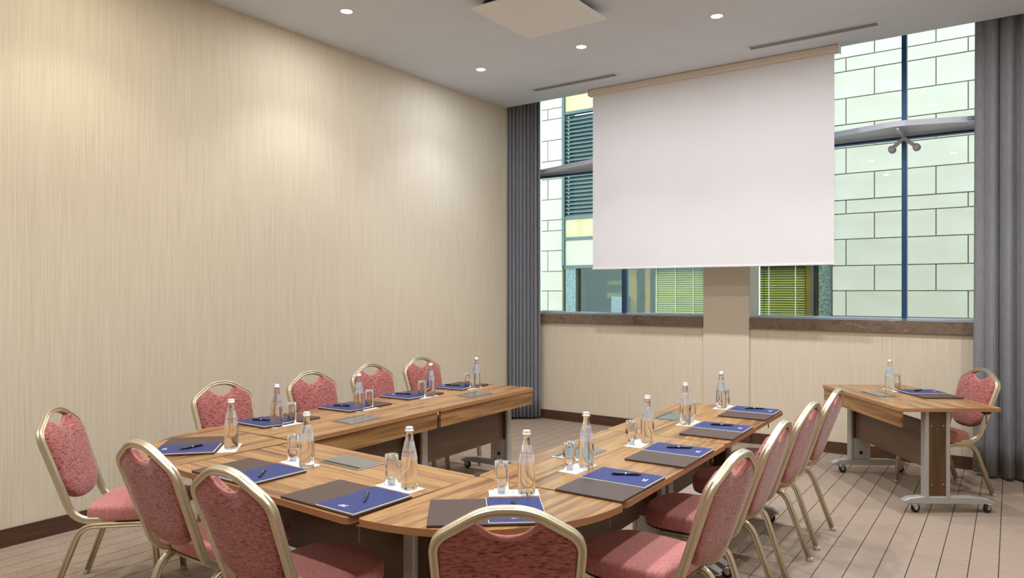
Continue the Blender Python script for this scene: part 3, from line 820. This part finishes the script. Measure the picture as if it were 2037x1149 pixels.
BOT = dict(D=(-3.275, 2.157), L0=(-3.578, 2.659), L2=(-3.602, 3.33), L3=(-3.661, 4.121), L4=(-3.674, 4.71), E1=(-2.644, 2.127), E2=(-2.011, 2.134), C=(-1.579, 2.349),
           B1=(-1.593, 2.859), B2=(-1.584, 3.508), A1=(-1.615, 4.125), A2=(-1.639, 4.847), P=(-0.81, 6.499))
GLS = dict(L0=(-3.613, 2.793), L2=(-3.643, 3.466), L3=(-3.68, 4.044), L4=(-3.705, 4.631), E1=(-2.807, 2.179), E2=(-2.124, 2.147), C=(-1.678, 2.315), B1=(-1.640, 2.790),
           B2=(-1.640, 3.430), A1=(-1.62, 4.235), A2=(-1.642, 4.940), P=(-0.77, 6.581))
TEXT_ROT = dict(C=0, E1=10, B1=25, B2=50, A1=20, A2=30, E2=150, D=170, L0=160, L2=100, L3=130, L4=90, P=60)

# meshes shared by all settings
ME_PAD = MB().bbox(-0.210, 0.210, -0.150, 0.150, 0.0004, 0.010, 0.002).mesh('desk_pad', M_PAD)
ME_BLOCK = MB().box(-0.1035, 0.1035, -0.1475, 0.1475, 0.0, 0.003).mesh('notepad', M_PAPER)
ME_COVER = MB().bbox(-0.1015, 0.1015, -0.1455, 0.1455, 0.0031, 0.0042, 0.0004).mesh('cover', M_BLUE)
def crest_mesh():
    m = MB(); z = 0.0045
    def blob(pts):
        m.prism(pts, z - 0.0002, z)
    blob([(-0.020, 0.004), (-0.012, 0.010), (-0.002, 0.011), (-0.004, 0.007), (-0.012, 0.004)])
    blob([(0.002, 0.006), (0.010, 0.013), (0.020, 0.012), (0.012, 0.008), (0.008, 0.004)])
    blob([(-0.006, 0.000), (0.0, 0.012), (0.006, 0.000), (0.0, 0.003)])
    for k in range(7):
        xx = -0.019 + k * 0.0056
        m.prism([(xx, -0.007), (xx + 0.004, -0.007), (xx + 0.004, -0.002), (xx, -0.002)], z - 0.0002, z)
    return m.mesh('crest', M_PRINT)
ME_CREST = crest_mesh()
ME_CARD = MB().box(-0.100, 0.100, -0.045, 0.045, 0.0003, 0.0010).mesh('paper_card', M_PAPER)
m = MB()
for k in range(3): m.box(-0.085, -0.030, -0.028 + k * 0.014, -0.0255 + k * 0.014, 0.0010, 0.0012)
m.box(-0.004, -0.002, -0.040, 0.040, 0.0010, 0.0012)
ME_CPRINT = m.mesh('print', M_INK)
m = MB().lathe([(0, -0.069), (0.0012, -0.068), (0.0035, -0.058), (0.0050, -0.050), (0.0055, -0.010), (0.0055, 0.050), (0.0045, 0.060), (0.0, 0.061)], 14, (0, 0, 0.0056), axis='x')
ME_PEN = m.mesh('pen', M_PEN)
m = MB().lathe([(0.0057, -0.002), (0.0062, 0.0), (0.0062, 0.004), (0.0057, 0.006)], 14, (0, 0, 0.0056), axis='x')
m.box(0.012, 0.054, -0.0012, 0.0012, 0.0116, 0.0128).box(0.050, 0.054, -0.0012, 0.0012, 0.0100, 0.0120)
m.lathe([(0, 0.061), (0.003, 0.061), (0.003, 0.068), (0, 0.068)], 12, (0, 0, 0.0056), axis='x')
ME_CLIP = m.mesh('clip', M_CHROME)

BP = [(0, 0.0045), (0.020, 0.003), (0.029, 0.0), (0.0335, 0.003), (0.0350, 0.012), (0.0350, 0.095), (0.0343, 0.110), (0.0318, 0.130), (0.0265, 0.158), (0.0205, 0.187), (0.0160, 0.207), (0.0142, 0.220), (0.0140, 0.234), (0, 0.2345)]
def prof_r(z):
    for (r0, z0), (r1, z1) in zip(BP[3:], BP[4:]):
        if z0 <= z <= z1: return r0 + (r1 - r0) * (z - z0) / (z1 - z0)
    return 0.02
ME_BOTTLE = MB().lathe(BP, 32).mesh('glass_body', M_BOTTLE)
ME_CAP = MB().lathe([(0.0145, 0.2335), (0.0190, 0.2340), (0.0192, 0.2380), (0.0165, 0.2395), (0.0158, 0.2500), (0.0140, 0.2530), (0, 0.2535)], 22).mesh('cap', M_CAP)
zz = [0.122, 0.130, 0.145, 0.158, 0.172, 0.187, 0.196]
v = []; f = []; n = 30
for z in zz:
    for i in range(n + 1):
        a = R(-60 + 300 * i / n); r = prof_r(z) + 0.0007
        v.append((r * math.cos(a), r * math.sin(a), z))
for k in range(len(zz) - 1):
    for i in range(n): f.append((k * (n + 1) + i, k * (n + 1) + i + 1, (k + 1) * (n + 1) + i + 1, (k + 1) * (n + 1) + i))
ME_LABEL = MB().add(v, f, 0, True).mesh('neck_label', M_LABEL)
def bent_text(s, size, z0, mat, name):
    cu = bpy.data.curves.new(name, 'FONT'); cu.body = s; cu.size = size; cu.align_x = 'CENTER'; cu.resolution_u = 2
    o = bpy.data.objects.new(name, cu); COL.objects.link(o)
    me0 = bpy.data.meshes.new_from_object(o.evaluated_get(bpy.context.evaluated_depsgraph_get()))
    bpy.data.objects.remove(o)
    vs = []
    for vt in me0.vertices:
        z = z0 + vt.co.y; r = prof_r(z) + 0.0013; a = vt.co.x / r + R(90)
        vs.append((r * math.cos(PI - a + 0), -r * math.sin(PI - a), z))
    me = bpy.data.meshes.new(name); me.from_pydata(vs, [], [tuple(p.vertices) for p in me0.polygons]); me.materials.append(mat)
    bpy.data.meshes.remove(me0)
    return me
ME_RED = bent_text('ROMAQUA', 0.0135, 0.150, M_RED, 'brand_print')
ME_SUB = bent_text('MINERAL', 0.0075, 0.138, M_GREYP, 'small_print')
# upturned tumbler: thick base on top
ME_TUMB = MB().lathe([(0, 0.124), (0.026, 0.124), (0.0285, 0.121), (0.0295, 0.060), (0.0308, 0.001), (0.0300, 0.0), (0.0290, 0.001), (0.0278, 0.060), (0.0268, 0.108), (0.024, 0.111), (0, 0.112)], 32).mesh('tumbler', M_TUMBLER)

GR = dict(pad='brown desk pads', note='blue notepads', pen='black pens', bottle='water bottles', glass='upturned tumblers', card='white paper cards')
fwd = lambda a: (-math.sin(R(a)), math.cos(R(a)))
rgt = lambda a: (math.cos(R(a)), math.sin(R(a)))
for k, ((px, py), ang) in PADS.items():
    pl = PLACE[k]
    tag(put(ME_PAD, 'desk_pad', None, (px, py, ZT), R(ang)), 'brown leather desk pad ' + pl, 'desk pad', GR['pad'])
    r_, f_ = rgt(ang), fwd(ang)
    nx, ny = px + r_[0] * 0.1045, py + r_[1] * 0.1045
    nt_ = tag(put(ME_BLOCK, 'notepad', None, (nx, ny, ZT + 0.0101), R(ang)), 'blue notepad with a white crest ' + pl, 'notepad', GR['note'])
    put(ME_COVER, 'cover', nt_); put(ME_CREST, 'crest', nt_, (-0.002, -0.105, 0))
    pc, pa = PENS[k]
    if k[0] in 'ABP': pa += 180
    if k == 'C': pa = 142
    flip = 0
    p = tag(put(ME_PEN, 'pen', None, (pc[0], pc[1], ZT + 0.0145), R(pa + flip)), 'black pen with a silver clip ' + pl, 'pen', GR['pen'])
    put(ME_CLIP, 'clip', p)
    bx, by = BOT[k]
    # paper card under bottle and tumbler
    if k in GLS:
        gx, gy = GLS[k]; mx, my = (bx + gx) / 2, (by + gy) / 2
    else:
        gx = None; mx, my = bx - 0.02, by + 0.01
    if k == 'D': mx, my = -3.292, 2.160
    if k == 'E2': mx, my = -2.062, 2.130
    ca = ang if k not in ('E1',) else -4
    tag(put(ME_CARD, 'paper_card', None, (mx, my, ZT), R(ca)), ('printed white card under the bottle ' if k not in GLS else 'printed white card under bottle and glass ') + pl, 'paper card', GR['card'])
    put(ME_CPRINT, 'print', [o for o in COL.objects if o.name.startswith('paper_card')][-1])
    ba = math.degrees(math.atan2(by, bx))
    bt = thing('water_bottle', 'clear glass water bottle ' + pl, 'bottle', (bx, by, ZT + 0.0013), R(ba + TEXT_ROT[k]), GR['bottle'])
    put(ME_BOTTLE, 'glass_body', bt); put(ME_CAP, 'cap', bt)
    lb = put(ME_LABEL, 'neck_label', bt, (0, 0, 0), R(90)); put(ME_RED, 'brand_print', lb, (0, 0, 0), R(0)); put(ME_SUB, 'small_print', lb)
    if gx is not None:
        tag(put(ME_TUMB, 'tumbler', None, (gx, gy, ZT + 0.0013), 0), 'clear upturned glass tumbler beside the bottle ' + pl, 'drinking glass', GR['glass'])
